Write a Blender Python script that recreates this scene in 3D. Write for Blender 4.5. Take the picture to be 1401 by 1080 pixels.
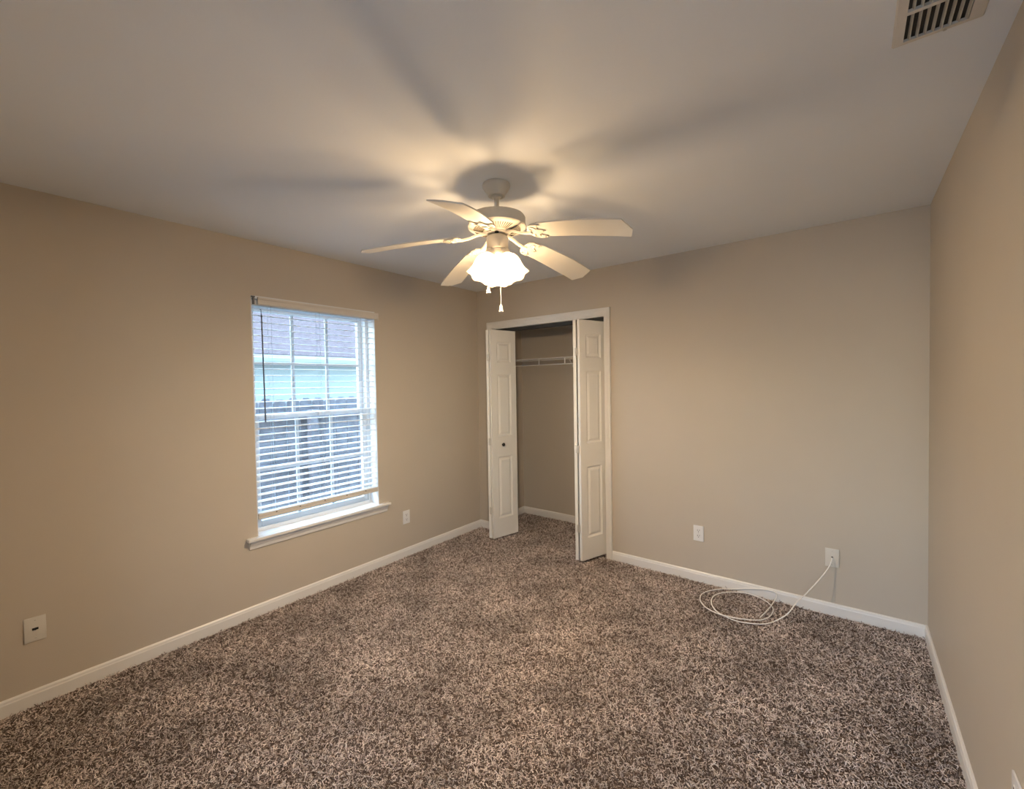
import bpy, bmesh, math, random
from mathutils import Vector, Matrix, Euler

for _o in list(bpy.data.objects):
    bpy.data.objects.remove(_o, do_unlink=True)
S = bpy.context.scene
COL = S.collection
R = math.radians
random.seed(7)

# ------------------------------------------------------------------ camera
W, H = 3.4066, 2.44                 # room width, ceiling height; left wall x=0, back wall y=0
YF = -3.62                          # wall behind the photographer
cam_d = bpy.data.cameras.new('camera')
cam = bpy.data.objects.new('camera', cam_d)
COL.objects.link(cam)
cam_d.sensor_fit = 'HORIZONTAL'
cam_d.sensor_width = 36.0
cam_d.lens = 597.4936 * 36.0 / 1401.0
cam_d.clip_start = 0.01
yaw, pit, rol = 0.6611, -0.0243, -0.0168
fw = Vector((-math.sin(yaw) * math.cos(pit), math.cos(yaw) * math.cos(pit), math.sin(pit)))
rt0 = Vector((math.cos(yaw), math.sin(yaw), 0))
up0 = rt0.cross(fw)
rt = math.cos(rol) * rt0 + math.sin(rol) * up0
up = -math.sin(rol) * rt0 + math.cos(rol) * up0
mw = Matrix((rt, up, -fw)).transposed().to_4x4()
mw.translation = Vector((3.0624, -3.3674, 1.4832))
cam.matrix_world = mw
S.camera = cam

# ------------------------------------------------------------------ world, exposure
S.view_settings.view_transform = 'Standard'
S.view_settings.look = 'None'
S.view_settings.gamma = 1.0
S.view_settings.use_curve_mapping = False
S.view_settings.exposure = 0.13

DAY = 11.0            # strength of the open sky
LAMP = 1450.0          # emission of the fan's bulbs
wd = bpy.data.worlds.new('World')
S.world = wd
wd.use_nodes = True
wt = wd.node_tree
wt.nodes.clear()
wo = wt.nodes.new('ShaderNodeOutputWorld')
bg = wt.nodes.new('ShaderNodeBackground')
sky = wt.nodes.new('ShaderNodeTexSky')
sky.sky_type = 'NISHITA'
sky.sun_disc = False
sky.sun_elevation = R(48)
sky.sun_rotation = R(200)
hs = wt.nodes.new('ShaderNodeMixRGB')
hs.inputs['Fac'].default_value = 0.55
hs.inputs['Color2'].default_value = (0.42, 0.73, 1.0, 1)
ms = wt.nodes.new('ShaderNodeVectorMath')
ms.operation = 'SCALE'
ms.inputs['Scale'].default_value = 0.32
wt.links.new(sky.outputs['Color'], ms.inputs[0])
wt.links.new(ms.outputs[0], hs.inputs['Color1'])
wt.links.new(hs.outputs['Color'], bg.inputs['Color'])
bg.inputs['Strength'].default_value = DAY
wt.links.new(bg.outputs['Background'], wo.inputs['Surface'])

S.cycles.max_bounces = 10
S.cycles.diffuse_bounces = 6
S.cycles.transparent_max_bounces = 12
S.cycles.caustics_reflective = False
S.cycles.caustics_refractive = False
S.cycles.sample_clamp_indirect = 6.0
S.cycles.use_denoising = True


# portal that steers sky samples through the window (gives no light of its own)
pd = bpy.data.lights.new('window_portal', 'AREA')
pd.shape = 'RECTANGLE'
pd.size, pd.size_y = 0.92, 1.5
pd.cycles.is_portal = True
po = bpy.data.objects.new('window_portal', pd)
COL.objects.link(po)
po.location = (-0.19, -1.697, 1.27)
po.rotation_euler = (0, R(-90), 0)
pd2 = pd.copy()
pd2.size, pd2.size_y = 1.32, 1.27
po2 = bpy.data.objects.new('added_window_portal', pd2)  # for the far window of the added room
COL.objects.link(po2)
po2.location = (2.70, -6.31, 1.425)
po2.rotation_euler = (R(90), 0, 0)
pd3 = pd.copy()
pd3.size, pd3.size_y = 1.35, 1.82
po3 = bpy.data.objects.new('added_side_portal', pd3)  # for the side window of the added room
COL.objects.link(po3)
po3.location = (4.51, -5.0, 1.425)
po3.rotation_euler = (0, R(90), 0)


# ------------------------------------------------------------------ helpers
def ss(c):
    return tuple((v / 12.92 if v <= 0.04045 else ((v + 0.055) / 1.055) ** 2.4) for v in c)


def mat(name, color, rough=0.5, bump=0.0, bscale=200.0, var=0.0, vscale=4.0, metallic=0.0, spec=0.5):
    m = bpy.data.materials.new(name)
    m.use_nodes = True
    nt = m.node_tree
    b = nt.nodes['Principled BSDF']
    b.inputs['Roughness'].default_value = rough
    b.inputs['Metallic'].default_value = metallic
    b.inputs['Specular IOR Level'].default_value = spec
    tc = nt.nodes.new('ShaderNodeTexCoord')
    n = nt.nodes.new('ShaderNodeTexNoise')
    n.inputs['Scale'].default_value = vscale
    n.inputs['Detail'].default_value = 4
    nt.links.new(tc.outputs['Object'], n.inputs['Vector'])
    r = nt.nodes.new('ShaderNodeValToRGB')
    lo = [c * (1 - var) for c in color]
    hi = [min(1, c * (1 + var)) for c in color]
    r.color_ramp.elements[0].position = 0.3
    r.color_ramp.elements[1].position = 0.7
    r.color_ramp.elements[0].color = (*lo, 1)
    r.color_ramp.elements[1].color = (*hi, 1)
    nt.links.new(n.outputs['Fac'], r.inputs['Fac'])
    nt.links.new(r.outputs['Color'], b.inputs['Base Color'])
    if bump:
        n2 = nt.nodes.new('ShaderNodeTexNoise')
        n2.inputs['Scale'].default_value = bscale
        n2.inputs['Detail'].default_value = 3
        nt.links.new(tc.outputs['Object'], n2.inputs['Vector'])
        bp = nt.nodes.new('ShaderNodeBump')
        bp.inputs['Strength'].default_value = bump
        bp.inputs['Distance'].default_value = 0.002
        nt.links.new(n2.outputs['Fac'], bp.inputs['Height'])
        nt.links.new(bp.outputs['Normal'], b.inputs['Normal'])
    return m


M = {}
M['wall'] = mat('wall_paint', (0.55, 0.49, 0.41), 0.55, 0.12, 140, 0.015, 2.5, spec=0.35)
M['ceiling'] = mat('ceiling_paint', (0.80, 0.835, 0.88), 0.8, 0.12, 110, 0.012, 2.0, spec=0.2)
M['trim'] = mat('trim_paint', (0.80, 0.785, 0.76), 0.35, 0.03, 60, 0.01)
M['door'] = mat('door_paint', (0.89, 0.875, 0.83), 0.4, 0.05, 160, 0.012)
M['vinyl'] = mat('window_vinyl', (0.74, 0.76, 0.78), 0.35, 0.0, 60, 0.008)
M['muntin'] = mat('muntin_shaded_vinyl', (0.48, 0.51, 0.54), 0.4, 0.0, 60, 0.008)  # white vinyl darkened; the backlit shade is put into its colour
M['slat'] = mat('blind_slat', (0.86, 0.85, 0.83), 0.4, 0.02, 90, 0.01)
M['valance'] = mat('blind_valance', (0.68, 0.64, 0.58), 0.4, 0.02, 90, 0.01)
M['fan'] = mat('fan_enamel', (0.64, 0.61, 0.55), 0.35, 0.0, 60, 0.01)
M['blade'] = mat('fan_blade', (0.72, 0.70, 0.65), 0.45, 0.02, 60, 0.012)
M['plate'] = mat('plate_plastic', (0.80, 0.80, 0.80), 0.3, 0.0, 60, 0.005)
M['almond'] = mat('plate_almond', (0.68, 0.65, 0.59), 0.32, 0.0, 60, 0.005)
M['dark'] = mat('dark_slot', (0.012, 0.011, 0.010), 0.7, 0.0)
M['black'] = mat('black_knob', (0.015, 0.013, 0.012), 0.35, 0.0)
M['metal'] = mat('zinc_metal', (0.55, 0.54, 0.52), 0.35, 0.0, metallic=0.9)
M['track'] = mat('track_metal', (0.03, 0.03, 0.03), 0.5)
M['hinge'] = mat('hinge_paint', (0.70, 0.68, 0.64), 0.35, metallic=0.2)
M['brass'] = mat('chain_metal', (0.75, 0.68, 0.52), 0.35, 0.0, metallic=0.7)
M['wire'] = mat('shelf_vinyl', (0.78, 0.77, 0.75), 0.4, 0.0)
M['vent'] = mat('vent_enamel', (0.66, 0.63, 0.58), 0.5, 0.03, 80, 0.03, 20)
M['louver'] = mat('vent_louver', (0.50, 0.48, 0.42), 0.5, 0.03, 80, 0.06, 30)
M['cable'] = mat('cable_jacket', (0.90, 0.88, 0.85), 0.4, 0.0)
M['wand'] = mat('wand_plastic', (0.10, 0.11, 0.14), 0.25, 0.0)
M['cord'] = mat('cord_fabric', (0.35, 0.37, 0.40), 0.8, 0.0)
M['fence'] = mat('fence_wood', (0.155, 0.145, 0.16), 0.85, 0.4, 30, 0.28, 9, spec=0.0)
M['siding'] = mat('siding_paint', (0.29, 0.305, 0.29), 0.6, 0.05, 30, 0.03, spec=0.0)
M['gutter'] = mat('gutter_paint', (0.35, 0.39, 0.40), 0.45, spec=0.0)
M['roof'] = mat('roof_shingle', (0.105, 0.079, 0.078), 0.9, 0.4, 40, 0.25, 14, spec=0.0)
M['pale_ground'] = mat('bounce_ground', (0.32, 0.335, 0.35), 0.9, 0.4, 60, 0.4, 8, spec=0.0)  # unseen ground made pale to bounce daylight up to the ceiling
M['leaf'] = mat('tree_leaf', (0.10, 0.20, 0.06), 0.7, 0.0, 60, 0.4, 6, spec=0.0)
M['added_hall_paint'] = mat('added_hall_paint', (0.74, 0.75, 0.76), 0.6, 0.1, 140, 0.01, 2.5)  # kept pale so the added room bounces more daylight
M['backing_added_hall'] = mat('added_hall_carpet', (0.36, 0.34, 0.32), 0.95, 0.5, 200, 0.2, 90)
M['bark'] = mat('tree_bark', (0.12, 0.09, 0.06), 0.9, 0.5, 30, 0.3, 6, spec=0.0)


def slot_bands(m, ax, pitch, depth):
    """horizontal courses as bump on an outdoor surface"""
    nt = m.node_tree
    b = nt.nodes['Principled BSDF']
    tc = nt.nodes.new('ShaderNodeTexCoord')
    wv = nt.nodes.new('ShaderNodeTexWave')
    wv.wave_type = 'BANDS'
    wv.bands_direction = ax
    wv.wave_profile = 'SAW'
    wv.inputs['Scale'].default_value = 1.0 / pitch / 3.18
    nt.links.new(tc.outputs['Object'], wv.inputs['Vector'])
    bp = nt.nodes.new('ShaderNodeBump')
    bp.inputs['Strength'].default_value = 0.8
    bp.inputs['Distance'].default_value = depth
    nt.links.new(wv.outputs['Fac'], bp.inputs['Height'])
    nt.links.new(bp.outputs['Normal'], b.inputs['Normal'])


slot_bands(M['siding'], 'Z', 0.15, 0.015)
slot_bands(M['roof'], 'X', 0.14, 0.012)

# glass pane: mostly clear with a faint reflection
gm = bpy.data.materials.new('pane_glass')
gm.use_nodes = True
nt = gm.node_tree
nt.nodes.clear()
out = nt.nodes.new('ShaderNodeOutputMaterial')
tr = nt.nodes.new('ShaderNodeBsdfTransparent')
tr.inputs['Color'].default_value = (0.93, 0.96, 0.96, 1)
gl = nt.nodes.new('ShaderNodeBsdfGlossy')
gl.inputs['Roughness'].default_value = 0.02
mx = nt.nodes.new('ShaderNodeMixShader')
mx.inputs['Fac'].default_value = 0.05
nt.links.new(tr.outputs[0], mx.inputs[1])
nt.links.new(gl.outputs[0], mx.inputs[2])
nt.links.new(mx.outputs[0], out.inputs['Surface'])
M['glass'] = gm

# frosted lamp glass: lets part of the light straight through, spreads the rest
fm = bpy.data.materials.new('frosted_lamp_glass')
fm.use_nodes = True
nt = fm.node_tree
nt.nodes.clear()
out = nt.nodes.new('ShaderNodeOutputMaterial')
tr = nt.nodes.new('ShaderNodeBsdfTransparent')
tr.inputs['Color'].default_value = (1.0, 0.95, 0.86, 1)
tl = nt.nodes.new('ShaderNodeBsdfTranslucent')
tl.inputs['Color'].default_value = (0.30, 0.25, 0.185, 1)
df = nt.nodes.new('ShaderNodeBsdfPrincipled')
df.inputs['Base Color'].default_value = (0.30, 0.25, 0.185, 1)
df.inputs['Roughness'].default_value = 0.25
m1 = nt.nodes.new('ShaderNodeMixShader')
m1.inputs['Fac'].default_value = 0.5
m2 = nt.nodes.new('ShaderNodeMixShader')
tcs = nt.nodes.new('ShaderNodeTexCoord')
nz = nt.nodes.new('ShaderNodeTexNoise')
nz.inputs['Scale'].default_value = 14
nz.inputs['Distortion'].default_value = 1.5
nt.links.new(tcs.outputs['Object'], nz.inputs['Vector'])
mr = nt.nodes.new('ShaderNodeMapRange')
mr.inputs['From Min'].default_value = 0.35
mr.inputs['From Max'].default_value = 0.65
mr.inputs['To Min'].default_value = 0.66
mr.inputs['To Max'].default_value = 0.80
nt.links.new(nz.outputs['Fac'], mr.inputs['Value'])
nt.links.new(mr.outputs['Result'], m2.inputs['Fac'])
nt.links.new(tl.outputs[0], m1.inputs[1])
nt.links.new(df.outputs[0], m1.inputs[2])
nt.links.new(tr.outputs[0], m2.inputs[1])
nt.links.new(m1.outputs[0], m2.inputs[2])
nt.links.new(m2.outputs[0], out.inputs['Surface'])
M['shade'] = fm

def bulb_mat(name, k):
    em = bpy.data.materials.new(name)
    em.use_nodes = True
    nt = em.node_tree
    nt.nodes.clear()
    out = nt.nodes.new('ShaderNodeOutputMaterial')
    e = nt.nodes.new('ShaderNodeEmission')
    e.inputs['Color'].default_value = (1.0, 0.765, 0.51, 1)
    e.inputs['Strength'].default_value = LAMP * k
    nt.links.new(e.outputs[0], out.inputs['Surface'])
    return em




def obj(name, bm, m, parent=None, smooth=None, loc=None):
    bmesh.ops.remove_doubles(bm, verts=bm.verts, dist=1e-6)
    bmesh.ops.recalc_face_normals(bm, faces=bm.faces)
    me = bpy.data.meshes.new(name)
    bm.to_mesh(me)
    bm.free()
    o = bpy.data.objects.new(name, me)
    COL.objects.link(o)
    me.materials.append(m)
    if smooth is not None:
        for p in me.polygons:
            p.use_smooth = True
        me.set_sharp_from_angle(angle=R(smooth))
    if parent is not None:
        o.parent = parent
    if loc is not None:
        o.location = loc
    return o


def tag(o, label=None, cat=None, group=None, kind=None):
    if label:
        o['label'] = label
    if cat:
        o['category'] = cat
    if group:
        o['group'] = group
    if kind:
        o['kind'] = kind
    return o


def empty(name, loc, label, cat, group=None, kind=None, rotz=0.0):
    o = bpy.data.objects.new(name, None)
    COL.objects.link(o)
    o.empty_display_size = 0.05
    o.location = loc
    o.rotation_euler = (0, 0, rotz)
    return tag(o, label, cat, group, kind)


def box(bm, a, b, bev=0.0, T=None):
    x0, y0, z0 = [min(a[i], b[i]) for i in range(3)]
    x1, y1, z1 = [max(a[i], b[i]) for i in range(3)]
    t = bmesh.new()
    vs = [t.verts.new(v) for v in ((x0, y0, z0), (x1, y0, z0), (x1, y1, z0), (x0, y1, z0),
                                   (x0, y0, z1), (x1, y0, z1), (x1, y1, z1), (x0, y1, z1))]
    for f in ((0, 3, 2, 1), (4, 5, 6, 7), (0, 1, 5, 4), (1, 2, 6, 5), (2, 3, 7, 6), (3, 0, 4, 7)):
        t.faces.new([vs[i] for i in f])
    if bev:
        bmesh.ops.bevel(t, geom=t.edges[:], offset=bev, segments=2, profile=0.6, affect='EDGES')
    merge(bm, t, T)


def merge(bm, t, T=None):
    if T is not None:
        bmesh.ops.transform(t, matrix=T, verts=t.verts)
    me = bpy.data.meshes.new('tmp')
    t.to_mesh(me)
    t.free()
    bm.from_mesh(me)
    bpy.data.meshes.remove(me)


def lathe(bm, prof, n=40, T=None, cap=(True, True), wave=None):
    """prof: list of (r, z) from one end to the other, about local z"""
    t = bmesh.new()
    rings = []
    for r, z in prof:
        ring = []
        for k in range(n):
            a = 2 * math.pi * k / n
            rr, zz = (r, z) if wave is None else wave(r, z, a)
            ring.append(t.verts.new((rr * math.cos(a), rr * math.sin(a), zz)))
        rings.append(ring)
    for i in range(len(rings) - 1):
        for k in range(n):
            t.faces.new((rings[i][k], rings[i][(k + 1) % n], rings[i + 1][(k + 1) % n], rings[i + 1][k]))
    if cap[0]:
        t.faces.new(rings[0][::-1])
    if cap[1]:
        t.faces.new(rings[-1])
    merge(bm, t, T)


def tube(bm, pts, r, n=8, cap=True):
    pts = [Vector(p) for p in pts]
    t = bmesh.new()
    d0 = (pts[1] - pts[0]).normalized()
    ref = Vector((0, 0, 1)) if abs(d0.z) < 0.9 else Vector((1, 0, 0))
    u = d0.cross(ref).normalized()
    rings = []
    for i, p in enumerate(pts):
        d = (pts[min(i + 1, len(pts) - 1)] - pts[max(i - 1, 0)]).normalized()
        u = (u - d * u.dot(d)).normalized()
        v = d.cross(u)
        rings.append([t.verts.new(p + r * (math.cos(2 * math.pi * k / n) * u + math.sin(2 * math.pi * k / n) * v)) for k in range(n)])
    for i in range(len(rings) - 1):
        for k in range(n):
            t.faces.new((rings[i][k], rings[i][(k + 1) % n], rings[i + 1][(k + 1) % n], rings[i + 1][k]))
    if cap:
        t.faces.new(rings[0][::-1])
        t.faces.new(rings[-1])
    merge(bm, t)


def extrude_profile(bm, prof, p0, p1, out_dir, m0=0.0, m1=0.0):
    """prof: (d, z): distance along out_dir from the wall and height; run from p0 to p1.
    m0, m1: change of run per unit of d at either end (mitres)"""
    p0, p1, o = Vector(p0), Vector(p1), Vector(out_dir).normalized()
    run = (p1 - p0).normalized()
    t = bmesh.new()
    A = [t.verts.new(p0 + o * d + Vector((0, 0, z)) + run * (m0 * d)) for d, z in prof]
    B = [t.verts.new(p1 + o * d + Vector((0, 0, z)) + run * (m1 * d)) for d, z in prof]
    n = len(prof)
    for i in range(n):
        t.faces.new((A[i], A[(i + 1) % n], B[(i + 1) % n], B[i]))
    t.faces.new(A[::-1])
    t.faces.new(B)
    merge(bm, t)


def catmull(pts, sub=6):
    P = [Vector(p) for p in pts]
    P = [P[0] * 2 - P[1]] + P + [P[-1] * 2 - P[-2]]
    res = []
    for i in range(1, len(P) - 2):
        a, b, c, d = P[i - 1], P[i], P[i + 1], P[i + 2]
        for k in range(sub):
            s = k / sub
            res.append(0.5 * ((2 * b) + (c - a) * s + (2 * a - 5 * b + 4 * c - d) * s * s + (3 * b - a - 3 * c + d) * s ** 3))
    res.append(P[-2])
    return res


# ------------------------------------------------------------------ room shell
OX0, OX1, OZ = 0.178, 1.450, 2.052          # rough closet opening in the back wall
WY0, WY1, WZ0, WZ1 = -2.161, -1.233, 0.502, 2.085   # rough window opening in the left wall
TB, TL = 0.115, 0.185                        # wall thicknesses
CXL, CXR, CYB = 0.079, 1.62, 0.66           # closet inside

bm = bmesh.new()
box(bm, (0, 0, 0), (OX0, TB, H))
box(bm, (OX1, 0, 0), (W, TB, H))
box(bm, (OX0, 0, OZ), (OX1, TB, H))
tag(obj('wall_back', bm, M['wall']), 'beige painted back wall holding the closet opening', 'wall', kind='structure')
bm = bmesh.new()
box(bm, (-TL, YF - 0.12, 0), (0, WY0, H))
box(bm, (-TL, WY1, 0), (0, TB, H))
box(bm, (-TL, WY0, 0), (0, WY1, WZ0))
box(bm, (-TL, WY0, WZ1), (0, WY1, H))
tag(obj('wall_left', bm, M['wall']), 'beige painted left wall around the window', 'wall', kind='structure')
bm = bmesh.new()
box(bm, (W, YF - 0.12, 0), (W + 0.12, TB, H))
tag(obj('wall_right', bm, M['wall']), 'plain beige painted wall along the right edge', 'wall', kind='structure')
bm = bmesh.new()
DX0, DX1, DZH = 2.50, 3.31, 2.05
box(bm, (0, YF - 0.12, 0), (DX0, YF, H))
box(bm, (DX1, YF - 0.12, 0), (W, YF, H))
box(bm, (DX0, YF - 0.12, DZH), (DX1, YF, H))
tag(obj('wall_front', bm, M['wall']), 'plain beige wall with a doorway behind the viewer', 'wall', kind='structure')
# added unseen room past the doorway; its two windows let fill daylight in
HX0, HX1, HY = 1.2, 4.4, -6.2
HS0, HS1 = -5.9, -4.1          # side window added for more daylight
bm = bmesh.new()
box(bm, (HX0 - 0.1, HY - 0.1, 0), (HX0, YF - 0.12, H))
box(bm, (HX1, HY - 0.1, 0), (HX1 + 0.1, HS0, H))
box(bm, (HX1, HS1, 0), (HX1 + 0.1, YF - 0.12, H))
box(bm, (HX1, HS0, 0), (HX1 + 0.1, HS1, 0.75))
box(bm, (HX1, HS0, 2.10), (HX1 + 0.1, HS1, H))
box(bm, (W, YF - 0.12, 0), (HX1, YF, H))
HW0, HW1, HWZ0, HWZ1 = 2.05, 3.35, 0.80, 2.05
box(bm, (HX0, HY - 0.1, 0), (HW0, HY, H))
box(bm, (HW1, HY - 0.1, 0), (HX1, HY, H))
box(bm, (HW0, HY - 0.1, 0), (HW1, HY, HWZ0))
box(bm, (HW0, HY - 0.1, HWZ1), (HW1, HY, H))
tag(obj('wall_added_hall', bm, M['added_hall_paint']), 'pale walls of an added unseen room that lets in daylight', 'wall', kind='structure')
bm = bmesh.new()
box(bm, (HX0 - 0.1, HY - 0.1, H), (HX1 + 0.1, YF - 0.12, H + 0.1))
tag(obj('ceiling_added_hall', bm, M['ceiling']), 'white ceiling of the added unseen daylight room', 'ceiling', kind='structure')
bm = bmesh.new()
box(bm, (HX0 - 0.1, HY - 0.1, -0.12), (HX1 + 0.1, YF - 0.12, -0.004))
tag(obj('floor_added_hall', bm, M['backing_added_hall']), 'carpeted floor of the added unseen daylight room', 'floor', kind='structure')
bm = bmesh.new()
box(bm, (CXL - 0.24, CYB, 0), (CXR + 0.1, CYB + 0.1, H))
box(bm, (CXL - 0.24, TB, 0), (CXL, CYB, H))
box(bm, (CXR, TB, 0), (CXR + 0.1, CYB, H))
tag(obj('wall_closet', bm, M['wall']), 'beige painted inside walls of the closet', 'wall', kind='structure')
bm = bmesh.new()
box(bm, (-TL, YF - 0.12, H), (W + 0.12, CYB + 0.1, H + 0.1))
tag(obj('ceiling', bm, M['ceiling']), 'smooth white painted ceiling with lamp glow', 'ceiling', kind='structure')

# carpet: the floor with a twisted pile growing on it
cm = bpy.data.materials.new('carpet_pile')
cm.use_nodes = True
nt = cm.node_tree
b = nt.nodes['Principled BSDF']
b.inputs['Roughness'].default_value = 0.95
b.inputs['Specular IOR Level'].default_value = 0.1
hi = nt.nodes.new('ShaderNodeHairInfo')
rp = nt.nodes.new('ShaderNodeValToRGB')
el = rp.color_ramp.elements
el[0].position, el[0].color = 0.0, (*ss((0.35, 0.30, 0.275)), 1)
el[1].position, el[1].color = 1.0, (*ss((1.0, 0.965, 0.94)), 1)
for ps, c in ((0.2, (0.50, 0.44, 0.41)), (0.5, (0.76, 0.70, 0.665)), (0.8, (0.93, 0.875, 0.845))):
    x = el.new(ps)
    x.color = (*ss(c), 1)
nt.links.new(hi.outputs['Random'], rp.inputs['Fac'])
tc = nt.nodes.new('ShaderNodeTexCoord')
n1 = nt.nodes.new('ShaderNodeTexNoise')
n1.inputs['Scale'].default_value = 3.2
n1.inputs['Detail'].default_value = 5
n1.inputs['Roughness'].default_value = 0.6
nt.links.new(tc.outputs['Object'], n1.inputs['Vector'])
mr = nt.nodes.new('ShaderNodeMapRange')  # patchy tone painted in for the shading of leaning pile
mr.inputs['From Min'].default_value = 0.3
mr.inputs['From Max'].default_value = 0.7
mr.inputs['To Min'].default_value = 0.58
mr.inputs['To Max'].default_value = 1.22
nt.links.new(n1.outputs['Fac'], mr.inputs['Value'])
vm = nt.nodes.new('ShaderNodeVectorMath')
vm.operation = 'SCALE'
nt.links.new(rp.outputs['Color'], vm.inputs[0])
nt.links.new(mr.outputs['Result'], vm.inputs['Scale'])
nt.links.new(vm.outputs[0], b.inputs['Base Color'])
M['carpet'] = cm
M['backing'] = mat('carpet_backing', ss((0.27, 0.21, 0.18)), 0.95, 0.6, 300, 0.3, 150)

FZ = -0.0065
bm = bmesh.new()
def sheet(x0, y0, x1, y1, nx, ny):
    g = [[bm.verts.new((x0 + (x1 - x0) * i / nx, y0 + (y1 - y0) * j / ny, FZ)) for i in range(nx + 1)] for j in range(ny + 1)]
    for j in range(ny):
        for i in range(nx):
            bm.faces.new((g[j][i], g[j][i + 1], g[j + 1][i + 1], g[j + 1][i]))
sheet(0.004, YF, W - 0.004, -0.004, 17, 18)
sheet(OX0 + 0.02, -0.004, OX1 - 0.02, TB, 6, 1)
sheet(CXL, TB, CXR, CYB, 8, 3)
floor = tag(obj('floor', bm, M['backing']), 'brown speckled shaggy carpet covering the whole floor', 'carpet', kind='structure')
floor.data.materials.append(cm)
ps_m = floor.modifiers.new('pile', 'PARTICLE_SYSTEM')
ps = ps_m.particle_system.settings
ps.type = 'HAIR'
ps.count = 800000
ps.hair_length = 0.0085
ps.hair_step = 3
ps.render_step = 3
ps.display_step = 1
ps.emit_from = 'FACE'
ps.distribution = 'RAND'
ps.use_advanced_hair = True
ps.brownian_factor = 0.006
ps.factor_random = 0.004
ps.root_radius = 0.55
ps.tip_radius = 0.75
ps.radius_scale = 0.0036
ps.use_close_tip = True
ps.material = 2
S.cycles_curves.shape = 'THICK'
bm = bmesh.new()
box(bm, (-TL, YF - 0.12, -0.12), (W + 0.12, CYB + 0.1, FZ - 0.004))
tag(obj('floor_slab', bm, M['backing']), 'floor slab under the carpet', 'floor', kind='structure')

# ------------------------------------------------------------------ baseboards
HB = 0.0717
BP = [(0, -0.012), (0.0135, -0.012), (0.0135, HB - 0.020), (0.0115, HB - 0.015), (0.0105, HB - 0.006), (0.006, HB), (0, HB)]
def baseboard(name, runs, label):
    bm = bmesh.new()
    for p0, p1, o, a, c in runs:
        extrude_profile(bm, BP, p0, p1, o, a, c)
    tag(obj(name, bm, M['trim']), label, 'baseboard', kind='structure')
baseboard('baseboard_left', [((0, YF, 0), (0, 0, 0), (1, 0, 0), 0, -1)], 'white baseboard along the left wall under the window')
baseboard('baseboard_back', [((1.4861, 0, 0), (W, 0, 0), (0, -1, 0), 0, -1)], 'white baseboard along the back wall, right of the closet')
baseboard('baseboard_corner', [((0, 0, 0), (0.14, 0, 0), (0, -1, 0), 1, 0)], 'short white baseboard between the left corner and the closet')
baseboard('baseboard_right', [((W, 0, 0), (W, YF, 0), (-1, 0, 0), 1, 0)], 'white baseboard along the right wall')
baseboard('baseboard_closet', [((CXL, TB, 0), (CXL, CYB, 0), (1, 0, 0), 0, -1), ((CXL, CYB, 0), (CXR, CYB, 0), (0, -1, 0), 1, -1)],
          'white baseboard inside the closet')

# ------------------------------------------------------------------ closet casing and jamb
JX0, JX1, JZ = 0.196, 1.434, 2.034
bm = bmesh.new()
box(bm, (OX0, -0.002, -0.01), (JX0, TB + 0.002, JZ))
box(bm, (JX1, -0.002, -0.01), (OX1, TB + 0.002, JZ))
box(bm, (OX0, -0.002, JZ), (OX1, TB + 0.002, OZ))
tag(obj('trim_1', bm, M['trim']), 'white jamb boards lining the closet opening', 'door frame', kind='structure')
CO0, CO1, CZ = 0.140, 1.4861, 2.105
bm = bmesh.new()
def casing_strip(pts_in, pts_out):
    """mitred casing with a stepped profile; points are (x, z) inner and outer at each corner"""
    prof = [(0.0, 0.008), (0.12, 0.011), (0.55, 0.013), (0.68, 0.017), (0.95, 0.017), (1.0, 0.013)]
    rows = []
    for (xi, zi), (xo, zo) in zip(pts_in, pts_out):
        col = [bm.verts.new((xi + (xo - xi) * s, -0.0005, zi + (zo - zi) * s)) for s in (1.0, 0.0)]
        front = [bm.verts.new((xi + (xo - xi) * s, -d, zi + (zo - zi) * s)) for s, d in prof]
        rows.append([col[1]] + front + [col[0]])
    for a, c in zip(rows[:-1], rows[1:]):
        n = len(a)
        for i in range(n):
            bm.faces.new((a[i], a[(i + 1) % n], c[(i + 1) % n], c[i]))
    bm.faces.new(rows[0][::-1])
    bm.faces.new(rows[-1])
casing_strip([(0.200, -0.01), (0.200, 2.044), (1.430, 2.044), (1.430, -0.01)],
             [(CO0, -0.01), (CO0, CZ), (CO1, CZ), (CO1, -0.01)])
tag(obj('trim_2', bm, M['trim']), 'white moulded casing around the closet opening', 'door casing', kind='structure')
bm = bmesh.new()
box(bm, (JX0, 0.038, 2.002), (JX1, 0.075, JZ), 0.002)
tag(obj('trim_3', bm, M['track']), 'dark metal folding door track under the closet head', 'door track', kind='structure')

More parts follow.
